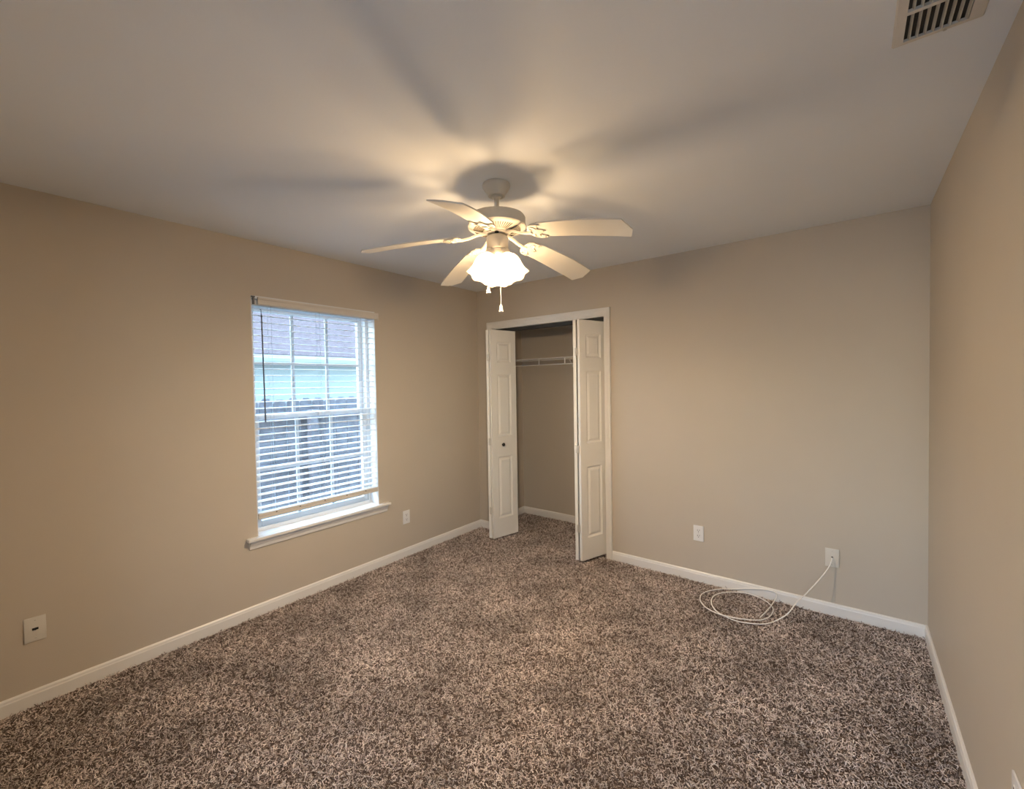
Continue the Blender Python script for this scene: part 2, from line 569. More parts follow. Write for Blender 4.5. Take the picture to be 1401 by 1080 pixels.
# ------------------------------------------------------------------ bifold doors
DZ0, DZ1, TH = 0.020, 1.996, 0.026
PANELS = [(0.20, 0.79), (0.985, 1.58), (1.69, 1.885)]
def leaf(wd_):
    """one door leaf: x along its width, y through its thickness, three raised panels on both faces"""
    bm = bmesh.new()
    x0, x1 = 0.068, wd_ - 0.062
    for y, sg in ((0.0, 1), (TH, -1)):
        def q(xa, za, xb, zb, d=0.0):
            vs = [bm.verts.new(v) for v in ((xa, y + sg * d, za), (xb, y + sg * d, za), (xb, y + sg * d, zb), (xa, y + sg * d, zb))]
            bm.faces.new(vs)
        q(0, DZ0, x0, DZ1)
        q(x1, DZ0, wd_, DZ1)
        zz = DZ0
        for a, c in PANELS:
            q(x0, zz, x1, a)
            zz = c
        q(x0, zz, x1, DZ1)
        for a, c in PANELS:
            rings = []
            for off, d in ((0, 0), (0.003, 0.0050), (0.012, 0.0095), (0.018, 0.0100), (0.036, 0.0020)):
                rings.append([bm.verts.new(v) for v in ((x0 + off, y + sg * d, a + off), (x1 - off, y + sg * d, a + off),
                                                        (x1 - off, y + sg * d, c - off), (x0 + off, y + sg * d, c - off))])
            for r0, r1 in zip(rings[:-1], rings[1:]):
                for k in range(4):
                    bm.faces.new((r0[k], r0[(k + 1) % 4], r1[(k + 1) % 4], r1[k]))
            bm.faces.new(rings[-1])
    def side(pts):
        bm.faces.new([bm.verts.new(v) for v in pts])
    side(((0, 0, DZ0), (0, TH, DZ0), (0, TH, DZ1), (0, 0, DZ1)))
    side(((wd_, 0, DZ0), (wd_, TH, DZ0), (wd_, TH, DZ1), (wd_, 0, DZ1)))
    side(((0, 0, DZ0), (wd_, 0, DZ0), (wd_, TH, DZ0), (0, TH, DZ0)))
    side(((0, 0, DZ1), (wd_, 0, DZ1), (wd_, TH, DZ1), (0, TH, DZ1)))
    return bm


def place_leaf(root, a, b_, label=None):
    """leaf whose y=0 face runs from a to b_ in plan; thickness to the left of that run"""
    a, b_ = Vector((*a, 0)), Vector((*b_, 0))
    d = b_ - a
    o = obj('panel', leaf(d.length), M['door'], root)
    o.rotation_euler = (0, 0, math.atan2(d.y, d.x))
    o.location = a - root.location
    return o


def hinge(root, x, y, z, ang):
    bm = bmesh.new()
    for sx in (-1, 1):
        box(bm, (sx * 0.003, -0.0015, z - 0.032), (sx * 0.016, 0.001, z + 0.032), 0.0005)
    lathe(bm, [(0.0035, z - 0.034), (0.0035, z + 0.034)], 10, Matrix.Translation((0, -0.003, 0)))
    o = obj('hinge', bm, M['hinge'], root, 40)
    o.rotation_euler = (0, 0, ang)
    o.location = Vector((x, y, 0)) - root.location
    return o


d1 = empty('door_1', (0.247, 0.04, 0), 'left pair of white folding closet door leaves with a black knob', 'closet door', kind='structure')
# leading leaf, its room face turned to the right; then the pivoted leaf behind it
A2, B2 = (0.396, -0.252), (0.463, 0.040)
place_leaf(d1, A2, B2)
place_leaf(d1, (0.2465, 0.036), (0.339, -0.255))
for z in (0.285, 0.94, 1.735):
    hinge(d1, 0.3675, -0.2585, z, R(-2))
dv = (Vector((*B2, 0)) - Vector((*A2, 0))).normalized()
nv = Vector((dv.y, -dv.x, 0))
kp = Vector((*A2, 0)) + dv * 0.118 + Vector((0, 0, 0.905))
bm = bmesh.new()
lathe(bm, [(0.0065, 0), (0.006, 0.010), (0.012, 0.014), (0.0165, 0.019), (0.0165, 0.024), (0.011, 0.029), (0.004, 0.0305)], 20,
      nv.to_track_quat('Z', 'Y').to_matrix().to_4x4())
k = obj('knob', bm, M['black'], d1, 50, kp - d1.location)
k['label'] = 'small round black knob'

d2 = empty('door_2', (1.40, 0.05, 0), 'right pair of white folding closet door leaves beside the plain wall', 'closet door', kind='structure')
place_leaf(d2, (1.324, -0.232), (1.418, 0.052))
place_leaf(d2, (1.196, 0.058), (1.262, -0.230))
for z in (0.285, 0.94, 1.735):
    hinge(d2, 1.2935, -0.2355, z, R(2))

# ------------------------------------------------------------------ closet wire shelf
sh = empty('wire_shelf', (0.85, 0.5, 1.735), 'white wire shelf with hanging rail inside the closet', 'shelf')
def rel(p, root):
    return Vector(p) - root.location
SZ, SY = 1.738, 0.352
def tubes(name, lines, r, m, root, n=8):
    bm = bmesh.new()
    for l in lines:
        tube(bm, [rel(p, root) for p in l], r, n)
    return obj(name, bm, m, root, 50)
tubes('front_rail', [[(CXL + 0.004, SY, SZ), (CXR - 0.004, SY, SZ)]], 0.0042, M['wire'], sh)
tubes('hanging_rail', [[(CXL + 0.004, SY - 0.004, SZ - 0.066), (CXR - 0.004, SY - 0.004, SZ - 0.066)]], 0.0048, M['wire'], sh)
tubes('back_rail', [[(CXL + 0.004, CYB - 0.012, SZ - 0.004), (CXR - 0.004, CYB - 0.012, SZ - 0.004)],
                    [(CXL + 0.004, 0.51, SZ - 0.008), (CXR - 0.004, 0.51, SZ - 0.008)]], 0.0035, M['wire'], sh)
lines = []
x = CXL + 0.02
while x < CXR - 0.01:
    lines.append([(x, CYB - 0.006, SZ - 0.003), (x, SY, SZ - 0.004)])
    x += 0.0254
dw = tubes('deck_wires', lines, 0.0016, M['wire'], sh, 6)
lines = []
for x in (0.22, 0.527, 0.834, 1.14, 1.446):
    lines.append([(x, SY, SZ), (x, SY - 0.003, SZ - 0.066)])
    tubes('spacer', lines[-1:], 0.0055, M['wire'], sh)
for x in (0.875, 1.40):
    bm = bmesh.new()
    tube(bm, [rel(p, sh) for p in ((x, SY + 0.006, SZ - 0.004), (x, CYB - 0.03, SZ - 0.285), (x, CYB - 0.002, SZ - 0.32))], 0.0055, 8)
    obj('brace', bm, M['wire'], sh, 50)

# ------------------------------------------------------------------ window
w1 = empty('window_1', (-0.05, -1.697, WZ0), 'white double hung window with grid panes on the left wall', 'window', kind='structure')
Y0, Y1 = -2.156, -1.238
bm = bmesh.new()
box(bm, (-TL, WY0, WZ0), (0.0, Y0, WZ1))
box(bm, (-TL, Y1, WZ0), (0.0, WY1, WZ1))
box(bm, (-TL, WY0, 2.066), (0.0, WY1, WZ1))
obj('jamb', bm, M['vinyl'], w1).location = -w1.location
def frame(bm, x0, x1, y0, y1, z0, z1, ws, wt_, wb, bev=0.003):
    box(bm, (x0, y0, z0), (x1, y0 + ws, z1), bev)
    box(bm, (x0, y1 - ws, z0), (x1, y1, z1), bev)
    box(bm, (x0, y0 + ws, z0), (x1, y1 - ws, z0 + wb), bev)
    box(bm, (x0, y0 + ws, z1 - wt_), (x1, y1 - ws, z1), bev)
bm = bmesh.new()
frame(bm, -0.183, -0.094, Y0, Y1, 0.512, 2.066, 0.026, 0.024, 0.03)
obj('window_frame', bm, M['vinyl'], w1).location = -w1.location
def sash(name, x0, x1, z0, z1, wt_, wb):
    bm = bmesh.new()
    ya, yb = Y0 + 0.026, Y1 - 0.026
    frame(bm, x0, x1, ya, yb, z0, z1, 0.038, wt_, wb, 0.004)
    s = obj(name, bm, M['vinyl'], w1)
    s.location = -w1.location
    bm = bmesh.new()
    gy0, gy1, gz0, gz1 = ya + 0.038, yb - 0.038, z0 + wb, z1 - wt_
    xm = (x0 + x1) / 2
    for k in (1, 2):
        y = gy0 + (gy1 - gy0) * k / 3
        box(bm, (xm - 0.007, y - 0.011, gz0 - 0.003), (xm + 0.007, y + 0.011, gz1 + 0.003), 0.002)
    zm = (gz0 + gz1) / 2
    box(bm, (xm - 0.0069, gy0 - 0.003, zm - 0.011), (xm + 0.0069, gy1 + 0.003, zm + 0.011), 0.002)
    obj('muntins', bm, M['muntin'], s)
    bm = bmesh.new()
    box(bm, (xm - 0.010, gy0 - 0.01, gz0 - 0.01), (xm - 0.008, gy1 + 0.01, gz1 + 0.01))
    obj('pane', bm, M['glass'], s)
    return s
sash('upper_sash', -0.174, -0.141, 1.268, 2.046, 0.040, 0.036)
ls = sash('lower_sash', -0.137, -0.104, 0.530, 1.304, 0.036, 0.050)
bm = bmesh.new()
box(bm, (-0.106, -1.725, 1.296), (-0.084, -1.670, 1.312), 0.003)
obj('sash_lock', bm, M['vinyl'], w1).location = -w1.location
bm = bmesh.new()
box(bm, (-0.097, Y0, 0.496), (0.0, Y1, 0.516))
box(bm, (-0.0005, -2.232, 0.496), (0.044, -1.143, 0.516), 0.005)
obj('stool', bm, M['trim'], w1).location = -w1.location
bm = bmesh.new()
AP = [(0, 0.442), (0.010, 0.442), (0.012, 0.452), (0.014, 0.462), (0.022, 0.474), (0.026, 0.486), (0.028, 0.496), (0, 0.496)]
extrude_profile(bm, AP, (0, -2.214, 0), (0, -1.160, 0), (1, 0, 0))
obj('apron', bm, M['trim'], w1).location = -w1.location

# ------------------------------------------------------------------ blinds
bl = empty('window_blind', (-0.03, -1.697, 0.62), 'white horizontal slat blind lowered over the window', 'blind')
BO = -bl.location
SX = -0.0325
bm = bmesh.new()
box(bm, (SX - 0.024, Y0 + 0.005, 2.026), (SX + 0.024, Y1 - 0.005, 2.062), 0.003)
obj('headrail', bm, M['slat'], bl).location = BO
bm = bmesh.new()
VP = [(0.001, 2.026), (0.014, 2.026), (0.017, 2.034), (0.015, 2.045), (0.015, 2.058), (0.019, 2.066), (0.019, 2.075), (0.001, 2.075)]
extrude_profile(bm, VP, (0, -2.122, 0), (0, -1.212, 0), (1, 0, 0))
box(bm, (0.001, -1.217, 2.018), (0.019, -1.209, 2.0755), 0.001)
obj('valance', bm, M['valance'], bl).location = BO
bm = bmesh.new()
box(bm, (0.0005, -2.152, 2.028), (0.008, -2.140, 2.078), 0.001)
box(bm, (0.0005, -2.160, 2.074), (0.012, -2.138, 2.081), 0.001)
br = obj('bracket', bm, M['wand'], bl)
br.location = BO
br['label'] = 'dark exposed bracket at the top corner'
bm = bmesh.new()
NS, ZB, ZT = 31, 0.690, 2.006
for i in range(NS):
    z = ZB + (ZT - ZB) * i / (NS - 1)
    prof = [(-0.025, -0.0006), (-0.012, 0.0012), (0, 0.0018), (0.012, 0.0012), (0.025, -0.0006)]
    tl = R(4)
    ring = []
    for y in (Y0 + 0.008, Y1 - 0.008):
        top, bot = [], []
        for dx, dz in prof:
            for lst, th in ((top, 0.0013), (bot, -0.0013)):
                xx, zz = dx, dz + th
                lst.append(bm.verts.new((SX + xx * math.cos(tl) + zz * math.sin(tl), y, z - xx * math.sin(tl) + zz * math.cos(tl))))
        ring.append(top + bot[::-1])
    n = len(ring[0])
    for k2 in range(n):
        bm.faces.new((ring[0][k2], ring[0][(k2 + 1) % n], ring[1][(k2 + 1) % n], ring[1][k2]))
    bm.faces.new(ring[0][::-1])
    bm.faces.new(ring[1])
obj('slats', bm, M['slat'], bl).location = BO
bm = bmesh.new()
box(bm, (SX - 0.026, Y0 + 0.004, 0.621), (0.003, Y1 - 0.004, 0.640), 0.003)
box(bm, (SX - 0.025, Y0 + 0.005, 0.641), (0.001, Y1 - 0.005, 0.658), 0.003)
rl = obj('bottom_rail', bm, M['valance'], bl)
rl.location = BO
for y in (-2.04, -1.88, -1.697, -1.52, -1.355):
    bm = bmesh.new()
    box(bm, (0.0028, y - 0.004, 0.646), (0.0038, y + 0.004, 0.652))
    box(bm, (0.0008, y - 0.004, 0.648), (0.0030, y + 0.004, 0.650))
    obj('rail_plug', bm, M['bark'], rl)
for y in (-2.035, -1.697, -1.360):
    bm = bmesh.new()
    for xx in (SX - 0.0265, SX + 0.0265):
        tube(bm, [(xx, y, 0.64), (xx, y, 2.03)], 0.0008, 5)
    for i in range(NS):
        z = ZB + (ZT - ZB) * i / (NS - 1)
        tube(bm, [(SX - 0.026, y, z - 0.003), (SX + 0.026, y, z - 0.003)], 0.0006, 4)
    obj('ladder_cord', bm, M['cord'], bl).location = BO
bm = bmesh.new()
tube(bm, [(0.006, -2.103, 2.0), (0.010, -2.102, 1.96)], 0.0025, 8)
tube(bm, [(0.010, -2.102, 1.965), (0.010, -2.096, 1.257)], 0.0045, 10)
tube(bm, [(-0.006, -2.103, 2.0), (0.006, -2.103, 2.0)], 0.002, 8)
wn = obj('wand', bm, M['wand'], bl, 40)
wn.location = BO
wn['label'] = 'thin dark tilt wand hanging at the left'

# ------------------------------------------------------------------ wall plates
def plate_root(name, p, n, label, cat, group=None):
    """p: centre on the wall, n: wall normal"""
    rz = math.atan2(n[1], n[0]) + math.pi / 2          # local -y points into the room
    return empty(name, p, label, cat, group, rotz=rz)
def plate_body(root, m, w=0.072, h=0.115):
    bm = bmesh.new()
    box(bm, (-w / 2, -0.0062, -h / 2), (w / 2, -0.0004, h / 2), 0.0028)
    return obj('cover_plate', bm, m, root, 30)
def disc(bm, x, z, r, y0, y1, n=20):
    lathe(bm, [(r, 0), (r, y1 - y0)], n, Matrix.Translation((x, -y0, z)) @ Matrix.Rotation(R(90), 4, 'X'))
def screw(root, x, z, m):
    bm = bmesh.new()
    disc(bm, x, z, 0.0034, 0.006, 0.0072, 12)
    s = obj('screw', bm, m, root)
    bm = bmesh.new()
    box(bm, (x - 0.0028, -0.0075, z - 0.0004), (x + 0.0028, -0.0070, z + 0.0004))
    obj('screw_slot', bm, M['dark'], s)
def duplex(p, n, label):
    r = plate_root('electrical_outlet', p, n, label, 'outlet')
    plate_body(r, M['plate'])
    for sz in (-0.0195, 0.0195):
        bm = bmesh.new()
        t = bmesh.new()
        vs = []
        for k in range(28):
            a = 2 * math.pi * k / 28
            vs.append((0.0172 * math.cos(a), max(-0.0138, min(0.0138, 0.0172 * math.sin(a))) + sz))
        A = [t.verts.new((x, -0.0060, z)) for x, z in vs]
        B = [t.verts.new((x * 0.96, -0.0078, (z - sz) * 0.96 + sz)) for x, z in vs]
        for k in range(28):
            t.faces.new((A[k], A[(k + 1) % 28], B[(k + 1) % 28], B[k]))
        t.faces.new(B)
        merge(bm, t)
        f = obj('receptacle', bm, M['plate'], r)
        bm = bmesh.new()
        box(bm, (-0.0078, -0.0082, sz - 0.001), (-0.0052, -0.0076, sz + 0.0085))
        box(bm, (0.0052, -0.0082, sz + 0.0002), (0.0076, -0.0076, sz + 0.0080))
        disc(bm, 0, sz - 0.0075, 0.0028, 0.0076, 0.0082, 12)
        obj('slots', bm, M['dark'], f)
    screw(r, 0, 0, M['plate'])
    return r
def coax(p, n, label, m):
    r = plate_root('cable_wall_plate', p, n, label, 'wall plate')
    plate_body(r, m)
    for z in (-0.042, 0.042):
        screw(r, 0, z, m)
    return r
duplex((2.171, 0, 0.3555), (0, -1), 'white power outlet on the back wall, left of the cable plate')
duplex((0, -0.962, 0.340), (1, 0), 'white power outlet on the left wall between window and closet')
duplex((W, -1.698, 0.378), (-1, 0), 'white power outlet low on the right wall, cut off by the picture corner')
c1 = coax((2.968, 0, 0.3585), (0, -1), 'almond wall plate on the back wall with a white cable running out of it', M['almond'])
bm = bmesh.new()
disc(bm, 0, 0.004, 0.0056, 0.006, 0.008, 6)
disc(bm, 0, 0.004, 0.0040, 0.008, 0.017, 14)
obj('connector', bm, M['dark'], c1, 40)
c2 = coax((0, -3.153, 0.358), (1, 0), 'almond wall plate with an empty dark cable port, left wall near the front', M['almond'])
bm = bmesh.new()
box(bm, (-0.0105, -0.0075, -0.004), (0.0105, -0.0060, 0.0065), 0.0006)
disc(bm, 0, 0.001, 0.0042, 0.007, 0.014, 14)
obj('connector', bm, M['dark'], c2)

# ------------------------------------------------------------------ loose white cable
CP = [(2.968, -0.016, 0.3625), (2.966, -0.028, 0.345), (2.947, -0.05, 0.298), (2.903, -0.1, 0.234), (2.844, -0.17, 0.161), (2.796, -0.235, 0.113), (2.76, -0.29, 0.062),
      (2.708, -0.318, 0.018), (2.664, -0.379, 0.010), (2.615, -0.419, 0.009), (2.522, -0.453, 0.008), (2.441, -0.439, 0.008),
      (2.385, -0.404, 0.008), (2.337, -0.329, 0.008), (2.318, -0.224, 0.008), (2.34, -0.145, 0.008), (2.391, -0.081, 0.008),
      (2.472, -0.036, 0.009), (2.548, -0.041, 0.010), (2.613, -0.076, 0.009), (2.655, -0.129, 0.008), (2.67, -0.184, 0.008),
      (2.662, -0.278, 0.008), (2.629, -0.355, 0.010), (2.57, -0.405, 0.014), (2.498, -0.437, 0.016), (2.406, -0.444, 0.015),
      (2.324, -0.404, 0.012), (2.267, -0.327, 0.008), (2.247, -0.241, 0.008), (2.265, -0.163, 0.008), (2.325, -0.08, 0.009),
      (2.405, -0.028, 0.014), (2.506, -0.021, 0.042), (2.605, -0.021, 0.062), (2.659, -0.024, 0.060), (2.671, -0.036, 0.040),
      (2.661, -0.088, 0.022), (2.643, -0.216, 0.017), (2.618, -0.332, 0.012)]
bm = bmesh.new()
tube(bm, catmull(CP, 8), 0.0034, 10)
tag(obj('coaxial_cable', bm, M['cable'], None, 60), 'white cable hanging from the wall plate and coiled on the carpet', 'cable')

# ------------------------------------------------------------------ ceiling vent
vx0, vx1, vy1, vy0 = 3.152, 3.338, -1.662, -1.985
vr = empty('ceiling_vent', ((vx0 + vx1) / 2, (vy0 + vy1) / 2, H), 'beige metal louvred air vent in the ceiling corner', 'vent')
VO = -vr.location
bm = bmesh.new()
ix0, ix1, iy0, iy1 = vx0 + 0.024, vx1 - 0.032, vy0 + 0.024, vy1 - 0.022
def vring(a, z):
    return [bm.verts.new(v) for v in ((a[0], a[1], z), (a[2], a[1], z), (a[2], a[3], z), (a[0], a[3], z))]
r0 = vring((vx0, vy0, vx1, vy1), H - 0.0005)
r1 = vring((vx0 + 0.004, vy0 + 0.004, vx1 - 0.004, vy1 - 0.004), H - 0.007)
r2 = vring((ix0, iy0, ix1, iy1), H - 0.010)
r3 = vring((ix0, iy0, ix1, iy1), H - 0.001)
for a, c in ((r0, r1), (r1, r2), (r2, r3)):
    for k in range(4):
        bm.faces.new((a[k], a[(k + 1) % 4], c[(k + 1) % 4], c[k]))
yd = -1.806
box(bm, (ix0, yd - 0.006, H - 0.011), (ix1, yd + 0.006, H - 0.001))
obj('frame', bm, M['vent'], vr).location = VO
bm = bmesh.new()
box(bm, (ix0, iy0, H - 0.0025), (ix1, iy1, H - 0.0008))
obj('duct_opening', bm, M['dark'], vr).location = VO
nl = 8
for ya, yb in ((yd + 0.006, iy1), (iy0, yd - 0.006)):
    bm = bmesh.new()
    for i in range(nl):
        xc = ix0 + (ix1 - ix0) * (i + 0.75) / nl
        pr = [(-0.0040, -0.0026), (-0.0015, -0.0055), (0.0012, -0.0098), (0.0024, -0.0100), (0.0020, -0.0084), (-0.0008, -0.0046), (-0.0032, -0.0020)]
        A = [bm.verts.new((xc + dx, ya, H + dz)) for dx, dz in pr]
        B = [bm.verts.new((xc + dx, yb, H + dz)) for dx, dz in pr]
        n = len(pr)
        for k in range(n):
            bm.faces.new((A[k], A[(k + 1) % n], B[(k + 1) % n], B[k]))
        bm.faces.new(A[::-1])
        bm.faces.new(B)
    obj('louvers', bm, M['louver'], vr).location = VO
bm = bmesh.new()
lathe(bm, [(0.0045, 0), (0.003, 0.002)], 12, Matrix.Translation((3.262, -1.672, H - 0.0105)))
obj('screw', bm, M['metal'], vr).location = VO

# ------------------------------------------------------------------ ceiling fan
FX, FY = 1.715, -1.730
fan = empty('ceiling_fan', (FX, FY, H), 'white five blade ceiling fan with lit glass lamps', 'ceiling fan')
def fz(z):
    return z - H
def flathe(name, prof, m, n=48, sm=35, parent=None, cap=(True, True)):
    bm = bmesh.new()
    lathe(bm, [(r, fz(z)) for r, z in prof], n, None, cap)
    return obj(name, bm, m, parent or fan, sm)
flathe('canopy', [(0.066, 2.4395), (0.067, 2.434), (0.066, 2.426), (0.056, 2.412), (0.047, 2.400), (0.042, 2.390), (0.040, 2.384), (0.030, 2.382), (0.028, 2.386), (0.016, 2.387)], M['fan'])
bm = bmesh.new()
lathe(bm, [(0.0165, fz(2.386)), (0.024, fz(2.384)), (0.022, fz(2.378)), (0.0115, fz(2.374)), (0.0115, fz(2.290))], 28)
obj('downrod', bm, M['fan'], fan, 40)
hs_ = flathe('motor_housing', [(0.014, 2.298), (0.030, 2.296), (0.060, 2.292), (0.118, 2.290), (0.131, 2.286), (0.1365, 2.278),
                         (0.1365, 2.242), (0.1395, 2.240), (0.1395, 2.235), (0.134, 2.231), (0.128, 2.232)], M['fan'], 64)
bm = bmesh.new()
tube(bm, [(-0.075, -0.075, fz(2.288)), (-0.075, -0.075, fz(2.304))], 0.003, 8)
obj('screw', bm, M['metal'], hs_, 40)
# slotted underside of the motor: radial ribs between two rings
vp = flathe('vent_plate', [(0.134, 2.2305), (0.126, 2.229), (0.118, 2.226), (0.060, 2.213), (0.056, 2.209), (0.052, 2.209), (0.052, 2.225)], M['fan'], 64, 35, None, (False, False))
bm = bmesh.new()
for k in range(60):
    a = 2 * math.pi * k / 60
    if k % 12 in (0, 11):
        continue
    T = Matrix.Rotation(a, 4, 'Z')
    t = bmesh.new()
    pts = [(0.068, -0.0011, 2.2140), (0.114, -0.0021, 2.2242), (0.114, 0.0021, 2.2242), (0.068, 0.0011, 2.2140)]
    lo_ = [t.verts.new((x, y, fz(z) - 0.0010)) for x, y, z in pts]
    hi_ = [t.verts.new((x, y, fz(z) + 0.003)) for x, y, z in pts]
    t.faces.new(lo_)
    t.faces.new(hi_[::-1])
    for q in range(4):
        t.faces.new((lo_[q], lo_[(q + 1) % 4], hi_[(q + 1) % 4], hi_[q]))
    merge(bm, t, T)
M['slotgrey'] = mat('vent_slot_recess', (0.10, 0.085, 0.065), 0.8)
obj('vent_slots', bm, M['slotgrey'], vp)
flathe('rotor_hub', [(0.056, 2.224), (0.056, 2.206), (0.050, 2.202), (0.036, 2.200), (0.034, 2.196), (0.034, 2.180)], M['fan'], 36)
bm = bmesh.new()
lathe(bm, [(0.010, 0), (0.010, 0.004)], 16, Matrix.Translation((0.027, -0.036, fz(2.1975))))
obj('wire_hole', bm, M['dark'], fan)
sw = flathe('switch_housing', [(0.030, 2.192), (0.050, 2.190), (0.0525, 2.186), (0.0525, 2.134), (0.050, 2.130), (0.030, 2.128)], M['fan'], 44)
flathe('lamp_fitter', [(0.047, 2.131), (0.047, 2.112), (0.042, 2.100), (0.030, 2.088), (0.012, 2.078), (0.006, 2.066), (0.001, 2.064)], M['fan'], 40)

BLADES = [(6.0, 2.100), (79.8, 2.098), (156.4, 2.090), (218.4, 2.124), (293.0, 2.102)]
R0, RT = 0.185, 0.652
PIT = R(-12)
def blade_bm(ztip):
    bm = bmesh.new()
    zroot = 2.183
    # outline in plan (u along the blade, v across, +v is the raised edge)
    cols = []
    NU = 22
    us = [R0 + (RT + 0.0 - R0) * i / NU for i in range(NU + 1)]
    def lim(u):
        """(vmin, vmax) of the outline at u"""
        s = min(1, max(0, (u - R0) / 0.10))
        half = 0.056 + 0.013 * min(1, (u - R0) / 0.30)
        rnd = 0.58 + 0.42 * math.sqrt(max(0, 1 - (1 - s) ** 2))
        lo, hi = -half * rnd, half * rnd
        uc = RT - 0.022                      # both corners run to a blunt point
        if u > uc:
            k = (u - uc) / (RT - uc)
            lo, hi = lo + (0.006 - lo) * k, hi + (0.008 - hi) * k
        return lo, hi
    ext = [u for u in us if u < RT - 0.03] + [RT - 0.0221, RT - 0.011, RT]
    ext = sorted(set(ext))
    NV = 6
    for side in (0, 1):
        g = []
        for u in ext:
            lo, hi = lim(u)
            row = []
            s = (u - R0) / (RT - R0)
            zc = zroot + (ztip - zroot) * (0.62 * s + 0.38 * s * s)
            for j in range(NV + 1):
                v = lo + (hi - lo) * j / NV
                row.append(bm.verts.new((u, v * math.cos(PIT), fz(zc) + v * math.sin(PIT) + (0.006 if side else 0.0))))
            g.append(row)
        cols.append(g)
    for g in cols:
        for i in range(len(g) - 1):
            for j in range(NV):
                bm.faces.new((g[i][j], g[i + 1][j], g[i + 1][j + 1], g[i][j + 1]))
    b0, t0 = cols
    n = len(b0)
    for i in range(n - 1):
        for j in (0, NV):
            bm.faces.new((b0[i][j], b0[i + 1][j], t0[i + 1][j], t0[i][j]))
    for j in range(NV):
        for i in (0, n - 1):
            bm.faces.new((b0[i][j], b0[i][j + 1], t0[i][j + 1], t0[i][j]))
    return bm
def iron_bm():
    bm = bmesh.new()
    # arm from the hub out to the blade root
    arm = [(0.052, 0.013, 2.207), (0.080, 0.012, 2.204), (0.105, 0.010, 2.196), (0.135, 0.009, 2.184), (0.165, 0.010, 2.177), (0.190, 0.014, 2.175)]
    up_, dn = [], []
    for u, hw, z in arm:
        up_.append([bm.verts.new((u, s * hw, fz(z) + 0.004)) for s in (-1, 1)])
        dn.append([bm.verts.new((u, s * hw * 0.7, fz(z) - 0.004)) for s in (-1, 1)])
    for i in range(len(arm) - 1):
        bm.faces.new((up_[i][0], up_[i + 1][0], up_[i + 1][1], up_[i][1]))
        bm.faces.new((dn[i][0], dn[i][1], dn[i + 1][1], dn[i + 1][0]))
        for s in (0, 1):
            bm.faces.new((up_[i][s], up_[i + 1][s], dn[i + 1][s], dn[i][s]))
    for i in (0, -1):
        bm.faces.new((up_[i][0], up_[i][1], dn[i][1], dn[i][0]))
    # scalloped holder plate below the blade
    outl = [(0.172, 0.0), (0.176, 0.022), (0.186, 0.040), (0.202, 0.053), (0.222, 0.056), (0.240, 0.056), (0.252, 0.050), (0.246, 0.040),
            (0.232, 0.034), (0.226, 0.024), (0.232, 0.014), (0.246, 0.010), (0.262, 0.0)]
    outl = outl + [(u, -v) for u, v in outl[::-1][1:-1]]
    def zz(u, v):
        s = (u - R0) / (RT - R0)
        return fz(2.183 - 0.083 * (0.62 * s + 0.38 * s * s)) + v * math.tan(PIT)
    A = [bm.verts.new((u, v, zz(u, v) - 0.0005)) for u, v in outl]
    B = [bm.verts.new((u, v, zz(u, v) - 0.0060)) for u, v in outl]
    n = len(outl)
    bm.faces.new(A)
    bm.faces.new(B[::-1])
    for k in range(n):
        bm.faces.new((A[k], A[(k + 1) % n], B[(k + 1) % n], B[k]))
    # raised scrolls on its face
    for sgn in (-1, 1):
        pts = []
        for i in range(12):
            a = -0.3 + i * 0.42
            rr = 0.019 - 0.0010 * i
            u, v = 0.203 + rr * math.cos(a), sgn * (0.027 + rr * math.sin(a))
            pts.append((u, v, zz(u, v) - 0.0070))
        tube(bm, pts, 0.0032, 6)
    return bm
def screw_bm(u, v):
        bm = bmesh.new()
        s = (u - R0) / (RT - R0)
        z = fz(2.183 - 0.083 * (0.62 * s + 0.38 * s * s)) + v * math.tan(PIT) - 0.0085
        lathe(bm, [(0.0022, 0), (0.0042, 0.0012), (0.0042, 0.003)], 10, Matrix.Translation((u, v, z)))
        return bm
for ang, zt in BLADES:
    bd = obj('blade', blade_bm(zt), M['blade'], fan, 25)
    bd.rotation_euler = (0, 0, R(ang))
    ib = obj('blade_bracket', iron_bm(), M['fan'], bd, 30)
    for u, v in ((0.238, 0.046), (0.238, -0.046), (0.250, 0.0)):
        obj('screw', screw_bm(u, v), M['brass'], bd, 40)

